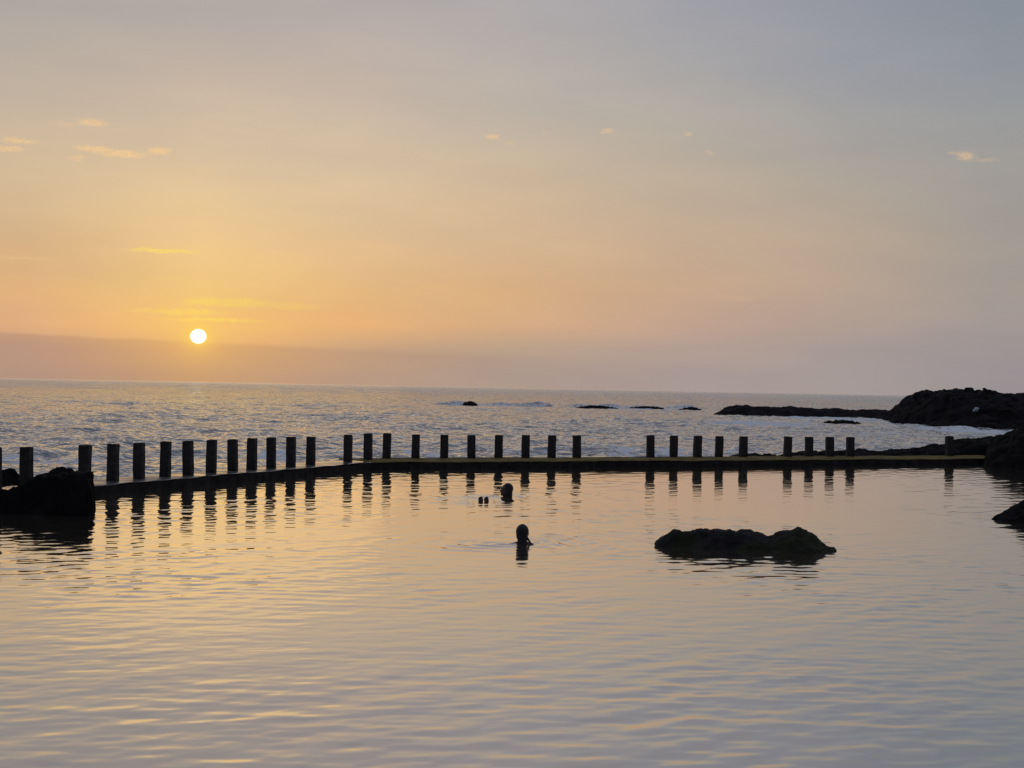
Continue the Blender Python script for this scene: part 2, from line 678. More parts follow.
def breaker(p0, p1, height, width, fo, seed):
    """a small breaking wave running along p0-p1, foaming on its shore side"""
    global H, foam
    e = np.array([p1.x - p0.x, p1.y - p0.y])
    ln = np.hypot(*e)
    e = e / ln
    n = np.array([e[1], -e[0]])
    if n[1] > 0:
        n = -n
    s = (X - p0.x) * e[0] + (Y - p0.y) * e[1]
    m = (X - p0.x) * n[0] + (Y - p0.y) * n[1]
    m = m + 0.9 * np.sin(s * 0.55 + seed) + 0.4 * np.sin(s * 1.7 + seed * 2)
    along = np.clip(s / 3.0, 0, 1) * np.clip((ln - s) / 3.0, 0, 1)
    ragged = 0.65 + 0.35 * np.sin(s * 0.8 + seed * 3) * np.sin(s * 0.33 + seed)
    prof = np.exp(-np.where(m > 0, m / (0.45 * width), m / (1.5 * width)) ** 2)
    H = H + height * along * ragged * prof
    fz = along * (0.5 + 0.5 * ragged) * np.exp(-((m - 1.3 * width) / (1.4 * width)) ** 2)
    foam = np.maximum(foam, fo * fz)


def seap(u, v):
    return on_level(u, v, SEA)


breaker(seap(255, 449), seap(352, 450.5), 0.26, 1.0, 0.85, 1.2)
breaker(seap(352, 452), seap(470, 451), 0.28, 1.0, 0.75, 2.1)
breaker(seap(470, 447.5), seap(600, 449), 0.18, 1.0, 0.5, 4.0)
breaker(seap(600, 450), seap(745, 450.5), 0.20, 0.9, 0.85, 5.1)
breaker(seap(-20, 456), seap(130, 455), 0.20, 0.8, 0.85, 0.4)
breaker(seap(130, 453), seap(250, 452), 0.16, 0.8, 0.7, 3.3)
breaker(seap(425, 404.5), seap(560, 406.5), 0.65, 1.6, 0.8, 2.6)
breaker(seap(560, 406.8), seap(712, 409.0), 0.55, 1.6, 0.95, 1.9)
breaker(seap(725, 422.0), seap(860, 423.0), 0.22, 1.8, 0.95, 3.7)
breaker(seap(860, 424.0), seap(945, 427.0), 0.14, 1.4, 0.7, 0.9)
breaker(seap(712, 412.5), seap(905, 418.5), 0.10, 1.6, 0.95, 2.9)
breaker(seap(900, 426.5), seap(985, 431.0), 0.15, 1.3, 0.95, 5.9)
breaker(seap(930, 430.0), seap(1060, 433.0), 0.16, 1.4, 0.95, 4.4)
breaker(seap(770, 432.0), seap(905, 433.0), 0.10, 1.0, 0.62, 5.4)
breaker(seap(700, 417.0), seap(900, 419.0), 0.10, 1.6, 0.62, 2.4)
for (u, v, hw, hd, st) in ((20, 459, 60, 5.0, .72), (95, 461, 40, 4.5, .62), (180, 456, 50, 3.5, .42), (270, 456, 46, 5, .72), (330, 454, 30, 3.5, .5),
                           (420, 454, 45, 4.0, .72), (520, 452, 40, 3, .45), (655, 453, 70, 4.0, .68), (735, 450, 40, 3.5, .55),
                           (500, 406, 60, 1.6, .5), (640, 409, 70, 2.0, .65), (760, 424, 60, 3.5, .78), (840, 419.5, 60, 1.8, .62),
                           (900, 424.5, 40, 2.2, .66), (965, 431.5, 60, 3.0, .82), (880, 434, 60, 3.0, .5), (800, 433, 60, 3.0, .42)):
    c0 = seap(u, v)
    rx_ = hw * c0.y / FPX
    ry_ = hd * c0.y ** 2 / (FPX * (EYE - SEA))
    q2 = ((X - c0.x) / rx_) ** 2 + ((Y - c0.y) / ry_) ** 2
    foam = np.maximum(foam, st * np.exp(-q2 * 0.9))
foam = foam + 0.30 * np.clip(sp, 0, 1) * np.clip((X / np.maximum(Y, 1) - 0.06) / 0.1, 0, 1) * (rad < 170)
V = np.stack([X, Y, H + SEA], -1).reshape(-1, 3)
sea = mesh_obj('sea', V, grid_faces(NS, len(ang)), sea_mat)
fa = sea.data.attributes.new('foam', 'FLOAT', 'POINT')
fa.data.foreach_set('value', np.ascontiguousarray(foam.ravel(), dtype=np.float32))
tag(sea, 'choppy grey sea running out to the horizon', 'sea', kind='structure')

# ------------------------------------------------------------------ the sea wall round the pool
wall = empty('sea_wall', (corner.x, corner.y, 0))
tag(wall, 'low dark concrete wall bending round the pool and carrying the row of posts', 'wall')


def sweep(name, offs_z, seg, mat, jit, closed=True, seed=0.0):
    """sweep a cross-section [(offset away from pool, z)] along one or both arms"""
    lines = [offset_line(o) for o, _ in offs_z]
    for k, (o, _) in enumerate(offs_z):      # the wider right arm ends square behind the bend
        if o > WW:
            lines[k][1] = offset_line(WW)[1] + nR * (o - WW) + dR * 0.35
    stations = []
    parts = seg
    for (i0, i1, n) in parts:
        for k in range(n + (1 if (i0, i1, n) == parts[-1] else 0)):
            f = k / n
            stations.append([ln[int(i0)].lerp(ln[int(i1)], f) if float(i0).is_integer() else None for ln in lines])
    vs_ = []
    for st in stations:
        for (o, z), p in zip(offs_z, st):
            vs_.append((p.x, p.y, z))
    vs_ = np.array(vs_)
    q = np.stack([vs_[:, 0] * 1.1 + seed, vs_[:, 1] * 1.1, vs_[:, 2] * 4], 1)
    vs_[:, 2] += jit * fbm(q, 3) * (vs_[:, 2] > -0.2)
    vs_[:, 0] += jit * fbm(q + 31, 3)
    vs_[:, 1] += jit * fbm(q + 57, 3)
    vs_ -= np.array([corner.x, corner.y, 0])
    ns, nc = len(stations), len(offs_z)
    fs = []
    for i in range(ns - 1):
        for j in range(nc - (0 if closed else 1)):
            j2 = (j + 1) % nc
            fs.append((i * nc + j, i * nc + j2, (i + 1) * nc + j2, (i + 1) * nc + j))
    fs.append(tuple(range(nc))[::-1])
    fs.append(tuple((ns - 1) * nc + j for j in range(nc)))
    o = mesh_obj(name, [tuple(v) for v in vs_], fs, mat, wall, smooth=False)
    bmx = bmesh.new()
    bmx.from_mesh(o.data)
    bmesh.ops.recalc_face_normals(bmx, faces=bmx.faces)
    bmx.to_mesh(o.data)
    bmx.free()
    return o


def body_sec(w):
    z = WT - 0.034
    return [(0.03, -1.2), (0.02, -0.05), (0.025, z), (w - 0.025, z), (w - 0.02, -0.1), (w, -1.2)]


def cop_sec(w):
    z = WT - 0.028
    return [(0.03, z), (0.012, z + 0.013), (0.04, WT - 0.006), (0.2, WT), (w / 2, WT + 0.004), (w - 0.2, WT), (w - 0.02, WT - 0.01), (w - 0.01, z + 0.013), (w - 0.03, z)]


sweep('wall_body', body_sec(WW), [(0, 1, 90)], concrete, 0.018)
sweep('wall_body', body_sec(WR), [(1, 2, 120)], concrete, 0.018)
sweep('coping', cop_sec(WW), [(0, 1, 140)], coping_mat, 0.013, seed=3)
sweep('algae_coping', cop_sec(WR), [(1, 2, 180)], algae_mat, 0.014, seed=9)


# ------------------------------------------------------------------ posts
def on_mid(u, arm):
    d = ray(u, 455)
    ln = offset_line(POST_OFF[arm])
    p, q = (ln[0], ln[1]) if arm == 0 else (ln[1], ln[2])
    e = q - p
    tt_ = (p.x * (-e.y) + p.y * e.x) / (d.x * (-e.y) + d.y * e.x)
    return Vector((d.x * tt_, d.y * tt_))


def post_mesh(w, h, seed):
    bm = bmesh.new()
    r = random.Random(seed)
    secs = [(0.0, 1.03), (0.04, 1.01), (h * 0.3, 1.0), (h * 0.55, 0.99), (h * 0.8, 0.985), (h - 0.02, 0.98), (h, 0.9)]
    loops = []
    for z, s in secs:
        lp = []
        for k in range(16):
            side, f = divmod(k, 4)
            f = f / 4
            cs = [(-1, -1), (1, -1), (1, 1), (-1, 1)]
            a, b = cs[side], cs[(side + 1) % 4]
            x, y = a[0] + (b[0] - a[0]) * f, a[1] + (b[1] - a[1]) * f
            if k % 4 == 0:
                x, y = x * 0.93, y * 0.93
            j = 0.05
            lp.append(bm.verts.new((w / 2 * s * (x + r.uniform(-j, j)), w / 2 * s * (y + r.uniform(-j, j)), z + (r.uniform(-.008, .008) if 0 < z else 0))))
        loops.append(lp)
    for a, b in zip(loops, loops[1:]):
        for k in range(16):
            bm.faces.new((a[k], a[(k + 1) % 16], b[(k + 1) % 16], b[k]))
    bm.faces.new(loops[-1])
    bm.faces.new(loops[0][::-1])
    bmesh.ops.recalc_face_normals(bm, faces=bm.faces)
    me = bpy.data.meshes.new('post')
    bm.to_mesh(me)
    bm.free()
    me.materials.append(post_mat)
    return me


ORD = ['first', 'second', 'third', 'fourth', 'fifth', 'sixth', 'seventh', 'eighth', 'ninth']
posts = [(-3.5, 447.5, 0, 11, 'dark square post cut by the left edge of the picture behind the rock mass'),
         (27, 447, 0, 12.5, 'dark square post standing free above the dip of the left rock mass'),
         (85, 445, 0, 12.5, 'dark square post rising behind the right corner of the left rock mass')]
for i, (u, v) in enumerate([(113, 444), (139.5, 442.8), (165.5, 441.5), (188.5, 441), (211.5, 440), (233, 439.5), (252, 438), (271.5, 437.5), (291, 437), (310.8, 436.8)]):
    w = ('%s dark post right of the left rock mass, on the bare wet coping' % ORD[i]) if i < 9 else 'dark post on bare wet coping just left of the gap before the wall bend'
    posts.append((u, v, 0, 11.5 - 0.2 * i, w))
posts += [(348, 434.8, 0, 9.2, 'dark post at the wall bend, first of the close three after the gap'),
          (368, 433.5, 0, 9, 'dark post at the wall bend, middle one of the close three'),
          (386.5, 433.3, 1, 8.6, 'dark post at the wall bend, last of the close three, tallest in the view')]
for i, (u, v) in enumerate([(415.5, 434.5), (444.2, 434.8), (471.4, 435.2), (498.5, 435.2), (525.4, 435.0), (551.5, 435.3), (576.8, 435.5)]):
    posts.append((u, v, 1, 8.4, ('%s dark post after the wall bend, on the algae coping before the wide gap' % ORD[i]) if i < 6 else 'dark post on algae coping at the left side of the wide gap'))
for i, (u, v) in enumerate([(650.5, 435.4), (673.7, 435.7), (697.3, 435.9), (718.8, 436.1), (743, 436.4)]):
    posts.append((u, v, 1, 8, '%s dark post right of the wide gap, of a run of five' % ORD[i]))
for i, (u, v) in enumerate([(787.5, 436.6), (809, 436.8), (829.8, 436.9), (850.2, 437.1)]):
    posts.append((u, v, 1, 7.8, '%s dark post of the run of four backed by the low shore ledge' % ORD[i]))
posts.append((949.5, 436.2, 1, 7.4, 'lone dark post near the right end of the wall beside the black outcrop'))
for i, (u, v, arm, wpx, lab) in enumerate(posts):
    p = on_mid(u, arm)
    top = at_depth(u, v, p.y).z
    w = wpx * p.y / FPX
    o = bpy.data.objects.new('post', post_mesh(w * (0.97 if arm else 0.88), top - WT + 0.03, i))
    C.objects.link(o)
    dd = dL if arm == 0 else dR
    rz = math.atan2(dd.y, dd.x) if arm else R(12)
    o.location = (p.x, p.y, WT - 0.03)
    o.rotation_euler = (R(random.uniform(-1.2, 1.2)), R(random.uniform(-1.4, 1.2)), (R(6) if arm else R(-8)) + R(random.uniform(-3, 3)))
    tag(o, lab, 'post', 'square concrete posts along the pool wall')


# ------------------------------------------------------------------ rocks
def rock_field(name, x0, x1, y0, y1, nx, ny, hfun, mat, zlow=-0.9, amp=0.1, freq=1.2, seed=0.0, lateral=0.5, block=0.0):
    """a rock as a displaced relief: hfun(X, Y) -> height above datum, negative outside its footprint"""
    xs = np.linspace(x0, x1, nx)
    ys = np.linspace(y0, y1, ny)
    Xg, Yg = np.meshgrid(xs, ys)
    Z = hfun(Xg, Yg)
    p = np.stack([Xg.ravel() * freq + seed, Yg.ravel() * freq, np.zeros(Xg.size) + seed], 1)
    rough = fbm(p, 5, 0.55, ridged=True).reshape(Xg.shape) - 0.6
    if block > 0:
        cd, ch = cells(np.stack([Xg.ravel() * freq * 1.5, Yg.ravel() * freq * 1.1, np.zeros(Xg.size) + seed + 0.4], 1))
        rough = rough * 0.6 + block * ((ch - 0.5) * 1.2 + 0.45 * (0.55 - cd)).reshape(Xg.shape)
    Z = Z + amp * rough
    Z = np.maximum(Z, zlow)
    Xn = Xg + lateral * amp * fbm(np.stack([p[:, 0] * 1.7, p[:, 1] * 1.7, Z.ravel() * freq * 2.5 + 4], 1), 4).reshape(Xg.shape)
    Yn = Yg + lateral * amp * fbm(np.stack([p[:, 0] * 1.7, p[:, 1] * 1.7, Z.ravel() * freq * 2.5 + 9], 1), 4).reshape(Xg.shape)
    cx, cy = (x0 + x1) / 2, (y0 + y1) / 2
    V_ = np.stack([Xn - cx, Yn - cy, Z], -1).reshape(-1, 3)
    F_ = grid_faces(ny, nx)
    # drop the flat skirt, it lies under water
    zz = V_[:, 2][F_].max(1)
    F_ = F_[zz > zlow + 1e-4]
    used = np.unique(F_)
    remap = -np.ones(len(V_), int)
    remap[used] = np.arange(len(used))
    o = mesh_obj(name, V_[used], remap[F_], mat, smooth=True)
    o.location = (cx, cy, 0)
    return o


def sm(x, a, b):
    t_ = np.clip((x - a) / (b - a), 0, 1)
    return t_ * t_ * (3 - 2 * t_)


def crest(pts, Yref):
    """silhouette crest as heights over x at a depth Yref"""
    w = [at_depth(u, v, Yref) for u, v in pts]
    xs = np.array([q.x for q in w])
    zs = np.array([q.z for q in w])
    return lambda X: np.interp(X, xs, zs)


# rock mass at the left, against the pool side of the wall
cl = crest([(-260, 478), (-120, 480), (-40, 497), (0, 496), (14, 491), (24, 485), (34, 479), (45, 477.5), (56, 476), (64, 477.5), (74, 475.5), (84, 475), (90, 477), (96, 482), (120, 483)], 23.7)


def h_left(X, Y):
    xr = -0.2688 * Y                         # right face runs along the sight line towards the wall
    front = 23.15 + 0.55 * sm(X, -9.5, -6.8) + 0.15 * np.sin(X * 2.1)
    e = sm(xr - X, -0.02, 0.14) * sm(Y - front, -0.12, 0.22) * (1 - sm(Y, 28.2, 29.0))
    h = cl(X) - 0.02 - 0.065 * (Y - 23.5)
    return -0.9 + e * (h + 0.9 + 0.04)


o = rock_field('rock_mass', -14.5, -5.9, 22.5, 29.2, 330, 240, h_left, basalt, amp=0.10, freq=2.0, seed=2.2, block=0.5, lateral=0.8)
tag(o, 'black blocky rock mass against the wall at the left edge, with a steep right side', 'rock')

# rock standing in the pool
rc = crest([(652, 546), (657, 541.5), (663, 536), (668, 531.5), (674, 528.5), (682, 529.5), (690, 529.5), (697, 528), (708, 527.3), (718, 528.3), (730, 529), (742, 528), (752, 530.5), (760, 532.5), (766, 534), (772, 533.3), (780, 531), (790, 528), (797, 526.3), (804, 528.5), (811, 532), (817, 537), (823, 541.5), (830, 543.5), (838, 547)], 20.75)


def h_pool(X, Y):
    fx = (X - 1.95) / (4.38 - 1.95)
    yc = 20.85 - 0.25 * fx
    front = yc - (0.20 + 0.52 * sm(fx, 0.02, 0.7) * (1 - 0.6 * sm(fx, 0.86, 1.0)))
    back = yc + 0.55
    h = rc(X)
    prof = np.where(Y < yc, sm(Y, front - 0.05, yc), 1 - sm(Y, yc, back))
    prof = np.clip(prof, 0, 1) ** 0.7
    lump = 0.02 * np.exp(-((X - 3.62) / 0.26) ** 2 - ((Y - (front + 0.28)) / 0.2) ** 2)
    inside = sm(X, 1.88, 2.0) * (1 - sm(X, 4.36, 4.5))
    return -0.35 + inside * prof * (h + 0.35 - 0.035) + lump * inside


o = rock_field('pool_rock', 1.6, 4.7, 19.3, 21.8, 360, 260, h_pool, mossy_rock, zlow=-0.34, amp=0.040, freq=2.7, seed=5.1, lateral=0.9)
tag(o, 'dark mossy double humped rock rising out of the pool water', 'rock')

# shore ledge behind the right arm of the wall
lc = crest([(700, 456), (725, 454.5), (745, 452.5), (765, 455), (790, 454.5), (812, 451.5), (830, 449.5), (850, 449), (862, 446.3), (872, 445.3), (890, 446.3), (908, 447), (925, 447), (945, 446.5), (958, 444), (972, 443), (985, 441), (1000, 438), (1024, 436), (1100, 432)], 50.0)


def wall_back(X):
    p = corner + nR * WR
    return p.y + (X - p.x) * dR.y / dR.x


def h_ledge(X, Y):
    yb = wall_back(X)
    m = Y - yb
    prof = sm(m, 0.15, 1.6) * (1 - sm(m, 4.5, 8.0))
    end = sm(X, 5.8, 7.6)
    return -1.0 + prof * end * (lc(X) + 1.0 - 0.13 - 0.22 * sm(X, 8.5, 12.5))


o = rock_field('rock_ledge', 5.5, 22.0, 43.5, 62.0, 420, 330, h_ledge, basalt, zlow=-0.95, amp=0.16, freq=0.9, seed=8.8, block=0.5)
tag(o, 'long low black lava ledge on the sea side of the wall, right half', 'rock ledge')

# outcrop that ends the wall at the right
oc = crest([(976, 457), (984, 452), (992, 449), (1000, 444), (1008, 442), (1016, 438), (1024, 435), (1050, 428), (1100, 424), (1300, 410), (1700, 400)], 45.0)


def h_out(X, Y):
    front = 41.6 + 3.0 * (1 - sm(X, 13.8, 16.5)) + 0.4 * np.sin(X * 1.3) - 2.5 * sm(X, 17.5, 26)
    prof = np.sqrt(np.clip(sm(Y, front - 0.2, front + 3.2), 0, 1)) * (1 - sm(Y, 52, 56))
    end = sm(X - 0.300 * (Y - 45), 13.2, 14.3)
    return -1.0 + prof * end * (oc(X - 0.300 * (Y - 45)) + 1.0 - 0.10)


o = rock_field('rock_outcrop', 12.2, 40.0, 37.0, 57.0, 460, 340, h_out, basalt, zlow=-0.95, amp=0.20, freq=1.1, seed=13.7, block=0.6)
tag(o, 'black rock outcrop swallowing the right end of the wall', 'rock')

# low mound added for the dark reflection in the pool at the right edge
bc = on_level(1042, 520.5)


def h_refl_mound(X, Y):
    d = np.sqrt(((X - bc.x) / 1.0) ** 2 + ((Y - bc.y) / 1.0) ** 2)
    return -0.4 + 0.70 * np.sqrt(np.clip(1 - d * d, 0, 1)) * (1 + 0.1 * np.sin(X * 5))


o = rock_field('boulder', bc.x - 1.3, bc.x + 1.5, bc.y - 1.4, bc.y + 1.4, 150, 150, h_refl_mound, basalt, zlow=-0.39, amp=0.05, freq=2.5, seed=21.0)
tag(o, 'low black mound standing in for a dark reflection in the pool, cut by the right edge of the picture', 'rock')

# boulders just beyond the wall at the left
for (u, v, rx, lab, sd_) in ((6, 471.0, 0.42, 'dark lumpy boulder beyond the wall between the two leftmost posts', 3.1),
                             (62, 471.2, 0.55, 'dark jagged boulder showing just above the left rock mass', 7.7),
                             (111, 474.5, 0.16, 'small dark boulder beyond the wall beside the first free post', 9.9)):
    Yb = 31.0
    q = at_depth(u, v, Yb)

    def h_b(X, Y, q=q, rx=rx):
        d = np.sqrt(((X - q.x) / rx) ** 2 + ((Y - q.y) / (rx * 0.9)) ** 2)
        return -0.6 + (0.6 + q.z + 0.02) * np.clip(1.0 - d ** 2.5, 0, 1) ** 0.6
    o = rock_field('boulder', q.x - rx * 1.2, q.x + rx * 1.2, Yb - rx * 1.2, Yb + rx * 1.2, 90, 90, h_b, basalt, zlow=-0.58, amp=0.06, freq=3.0, seed=sd_)
    tag(o, lab, 'rock')

# ------------------------------------------------------------------ headland and reef offshore
hc = crest([(884, 410.5), (892, 407), (900, 404.5), (906, 402.5), (914, 397), (920, 394.5), (930, 393), (942, 391.5), (955, 391), (964, 390), (970, 389.3), (977, 387.6), (984, 389.3), (992, 391.5), (1000, 394.5), (1010, 394.2), (1024, 395.8), (1060, 394), (1150, 388), (1400, 380)], 124.0)


def h_head(X, Y):
    front = 112.0 + 4.0 * (1 - sm(X, 30, 35.0)) + 1.2 * np.sin(X * 0.45)
    prof = sm(Y, front - 0.6, front + 11.0) ** 0.75 * (1 - sm(Y, 140, 165))
    step = 0.35 * sm(Y, front, front + 1.5)
    xl = np.interp(Y, [100, 112, 130, 165], [29.6, 30.1, 31.7, 38.2])
    end = sm(X - xl, -0.3, 4.0)
    return SEA - 1.2 + np.maximum(prof, step) * np.sqrt(end) * (hc(X) - SEA + 1.2 - 0.42)


o = rock_field('headland', 27.0, 120.0, 108.0, 168.0, 620, 400, h_head, far_basalt, zlow=SEA - 1.1, amp=0.50, freq=0.42, seed=31.0, lateral=0.9, block=0.5)
tag(o, 'dark rocky headland rising from the sea at the right edge', 'headland')

rf = crest([(706, 412.5), (714, 409.5), (724, 408.5), (736, 406.3), (742, 406.0), (752, 408), (764, 407), (778, 407.7), (792, 407.5), (802, 408.8), (815, 409.7), (830, 409), (846, 410.2), (862, 410), (880, 410.4), (900, 409), (930, 408)], 160.0)


def h_reef(X, Y):
    yc = 160.0 + 2.0 * np.sin(X * 0.2) - 10.0 * sm(X, 30, 42)
    prof = sm(Y, yc - 5.5, yc) * (1 - sm(Y, yc + 1, yc + 8))
    end = sm(X, 20.2, 22.6)
    return SEA - 0.9 + np.sqrt(prof * end) * (rf(X) - SEA + 0.9 - 0.05)


o = rock_field('reef', 19.0, 46.0, 142.0, 172.0, 420, 240, h_reef, far_basalt, zlow=SEA - 0.85, amp=0.26, freq=0.55, seed=41.0, lateral=0.8, block=0.3)
tag(o, 'long low dark reef stretching left from the headland', 'reef')

skerries = [(470, 405.5, 402.8, 8, 'dark skerry standing alone in the sea far left of the reef', 'x'),
            (598, 408.4, 407.3, 24, 'flat dark skerry awash far out above the wide gap between posts', 'x'),
            (646, 409.0, 407.9, 22, 'flat dark skerry awash far out left of the long reef', 'x'),
            (690, 410.0, 408.8, 13, 'small dark skerry awash nearest the left tip of the reef', 'x'),
            (841, 424.4, 422.7, 25, 'long flat dark skerry awash in front of the reef', 'x'),
            (900, 424.8, 423.0, 10, 'small flat dark skerry close to the headland foot', 'x')]
for i, (u, vb, vt, hwpx, lab, _) in enumerate(skerries):
    b = seap(u, vb)
    ztop = at_depth(u, vt, b.y).z
    hw = hwpx * b.y / FPX

    def h_sk(X, Y, b=b, hw=hw, ztop=ztop):
        d = np.sqrt(((X - b.x) / hw) ** 2 + ((Y - b.y) / max(1.2, hw * 0.5)) ** 2)
        return SEA - 0.5 + (ztop - SEA + 0.5) * np.clip(1 - d ** 2.2, 0, 1) ** 0.5
    o = rock_field('skerry', b.x - hw * 1.2, b.x + hw * 1.2, b.y - max(1.5, hw * 0.7), b.y + max(1.5, hw * 0.7), 110, 70, h_sk, far_basalt, zlow=SEA - 0.48, amp=0.22, freq=1.5, seed=50.0 + 3 * i)
    tag(o, lab, 'rock')

# pale boulder on the headland slope
dg = bpy.context.evaluated_depsgraph_get()
dg.update()
hit, loc, *_ = S.ray_cast(dg, Vector((0, 0, EYE)), ray(976.5, 410.5))
if hit:
    bm = bmesh.new()
    bmesh.ops.create_icosphere(bm, subdivisions=4, radius=0.24)
    co = np.array([v.co[:] for v in bm.verts])
    nn = fbm(co * 5 + 3, 4)
    for v, k in zip(bm.verts, nn):
        v.co *= 1 + 0.25 * k
        v.co.x *= 1.0
        v.co.z = v.co.z * 0.75 + 0.12 * v.co.x
    me = bpy.data.meshes.new('pale_boulder')
    bm.to_mesh(me)
    bm.free()
    for p_ in me.polygons:
        p_.use_smooth = True
    me.materials.append(pale_stone)
    o = bpy.data.objects.new('boulder', me)
    C.objects.link(o)
    o.location = loc + Vector((0, 0, 0.05))
    tag(o, 'small pale boulder lying on the dark slope of the headland', 'rock')


# ------------------------------------------------------------------ swimmers
def capsule(bm, p0, r0, p1, r1, seg=14):
    p0, p1 = Vector(p0), Vector(p1)
    ax = p1 - p0
    ln = ax.length
    q = ax.to_track_quat('Z', 'Y') if ln > 1e-6 else Matrix.Identity(3).to_quaternion()
    rings = []
    prof = []
    for k in range(1, 5):
        a = -math.pi / 2 + k * math.pi / 8 * 0.999
        prof.append((r0 * math.cos(a), r0 * math.sin(a)))
    for k in range(0, 4):
        a = k * math.pi / 8
        prof.append((r1 * math.cos(a), ln + r1 * math.sin(a)))
    for r, z in prof:
        rings.append([bm.verts.new(p0 + q @ Vector((r * math.cos(2 * math.pi * j / seg), r * math.sin(2 * math.pi * j / seg), z))) for j in range(seg)])
    b = bm.verts.new(p0 + q @ Vector((0, 0, -r0)))
    t_ = bm.verts.new(p0 + q @ Vector((0, 0, ln + r1)))
    for a, c in zip(rings, rings[1:]):
        for j in range(seg):
            bm.faces.new((a[j], a[(j + 1) % seg], c[(j + 1) % seg], c[j]))
    for j in range(seg):
        bm.faces.new((b, rings[0][(j + 1) % seg], rings[0][j]))
        bm.faces.new((t_, rings[-1][j], rings[-1][(j + 1) % seg]))


def ellipsoid(bm, c, r, rot=None):
    m = Matrix.Translation(c) @ (rot.to_4x4() if rot else Matrix.Identity(4)) @ Matrix.Diagonal((*r, 1))
    bmesh.ops.create_uvsphere(bm, u_segments=24, v_segments=16, radius=1.0, matrix=m)


def remeshed(name, bm, voxel, mat, parent, smooth_it=4):
    me = bpy.data.meshes.new(name)
    bmesh.ops.recalc_face_normals(bm, faces=bm.faces)
    bm.to_mesh(me)
    bm.free()
    tmp = bpy.data.objects.new(name, me)
    C.objects.link(tmp)
    r = tmp.modifiers.new('r', 'REMESH')
    r.mode = 'VOXEL'
    r.voxel_size = voxel
    s = tmp.modifiers.new('s', 'SMOOTH')
    s.factor = 0.5
    s.iterations = smooth_it
    dg = bpy.context.evaluated_depsgraph_get()
    out = bpy.data.meshes.new_from_object(tmp.evaluated_get(dg))
    bpy.data.objects.remove(tmp)
    bpy.data.meshes.remove(me)
    out.name = name
    out.polygons.foreach_set('use_smooth', np.ones(len(out.polygons), dtype=bool))
    out.materials.clear()
    out.materials.append(mat)
    o = bpy.data.objects.new(name, out)
    C.objects.link(o)
    o.parent = parent
    return o


def head_shapes(bm, c, rot):
    """head facing local +Y, centre of the skull at c"""
    def T(v):
        return Vector(c) + rot @ Vector(v)
    ellipsoid(bm, T((0, -0.012, 0.018)), (0.074, 0.094, 0.098), rot)      # skull
    ellipsoid(bm, T((0, 0.022, -0.055)), (0.058, 0.070, 0.072), rot)      # jaw
    ellipsoid(bm, T((0, 0.076, -0.105)), (0.022, 0.018, 0.018), rot)      # chin
    capsule(bm, T((0, 0.084, 0.002)), 0.011, T((0, 0.105, -0.040)), 0.016)  # nose
    ellipsoid(bm, T((0, 0.083, -0.075)), (0.025, 0.012, 0.011), rot)      # mouth
    for s in (-1, 1):
        ellipsoid(bm, T((s * 0.031, 0.078, 0.008)), (0.016, 0.010, 0.010), rot)   # eyes
        capsule(bm, T((s * 0.012, 0.084, 0.026)), 0.010, T((s * 0.046, 0.072, 0.026)), 0.009)  # brow
        ellipsoid(bm, T((s * 0.078, -0.005, -0.015)), (0.011, 0.020, 0.032), rot)  # ears


def arm(bm, sh, elb, wr_, fing, palm_n):
    sh, elb, wr_, fing = map(Vector, (sh, elb, wr_, fing))
    capsule(bm, sh, 0.050, elb, 0.038)
    capsule(bm, elb, 0.038, wr_, 0.026)
    d = (fing - wr_).normalized()
    side = d.cross(Vector(palm_n)).normalized()
    pc = wr_ + d * 0.085
    for k in range(4):
        off = side * (k - 1.5) * 0.021
        capsule(bm, wr_ + off * 0.6 + d * 0.01, 0.018, pc + off, 0.014)
        ln = (0.062, 0.074, 0.070, 0.054)[k]
        mid_ = pc + off * 1.15 + d * ln * 0.55 - Vector(palm_n) * 0.004
        capsule(bm, pc + off, 0.010, mid_, 0.009)
        capsule(bm, mid_, 0.009, mid_ + d * ln * 0.5 - Vector(palm_n) * 0.014, 0.008)
    th = wr_ + side * -0.03 + d * 0.025
    capsule(bm, th, 0.014, th + (d * 0.6 - side).normalized() * 0.055, 0.010)


def leg(bm, hip, knee, ank, toe):
    hip, knee, ank, toe = map(Vector, (hip, knee, ank, toe))
    capsule(bm, hip, 0.085, knee, 0.056)
    m = knee.lerp(ank, 0.3)
    capsule(bm, knee, 0.055, m, 0.054)
    capsule(bm, m, 0.054, ank, 0.036)
    d = (toe - ank).normalized()
    sh = (ank - knee).normalized()
    heel = ank + sh * 0.055
    capsule(bm, ank, 0.036, heel, 0.032)
    ball = heel + d * 0.17
    side = d.cross(sh).normalized()
    capsule(bm, heel, 0.034, ball + side * 0.017, 0.029)
    capsule(bm, heel, 0.032, ball - side * 0.024, 0.025)
    for k in range(5):
        b0 = ball + side * (0.030 - 0.0155 * k)
        capsule(bm, b0, 0.013 if k == 0 else 0.010, b0 + d * (0.046, 0.048, 0.044, 0.038, 0.030)[k], 0.012 if k == 0 else 0.0085, 10)


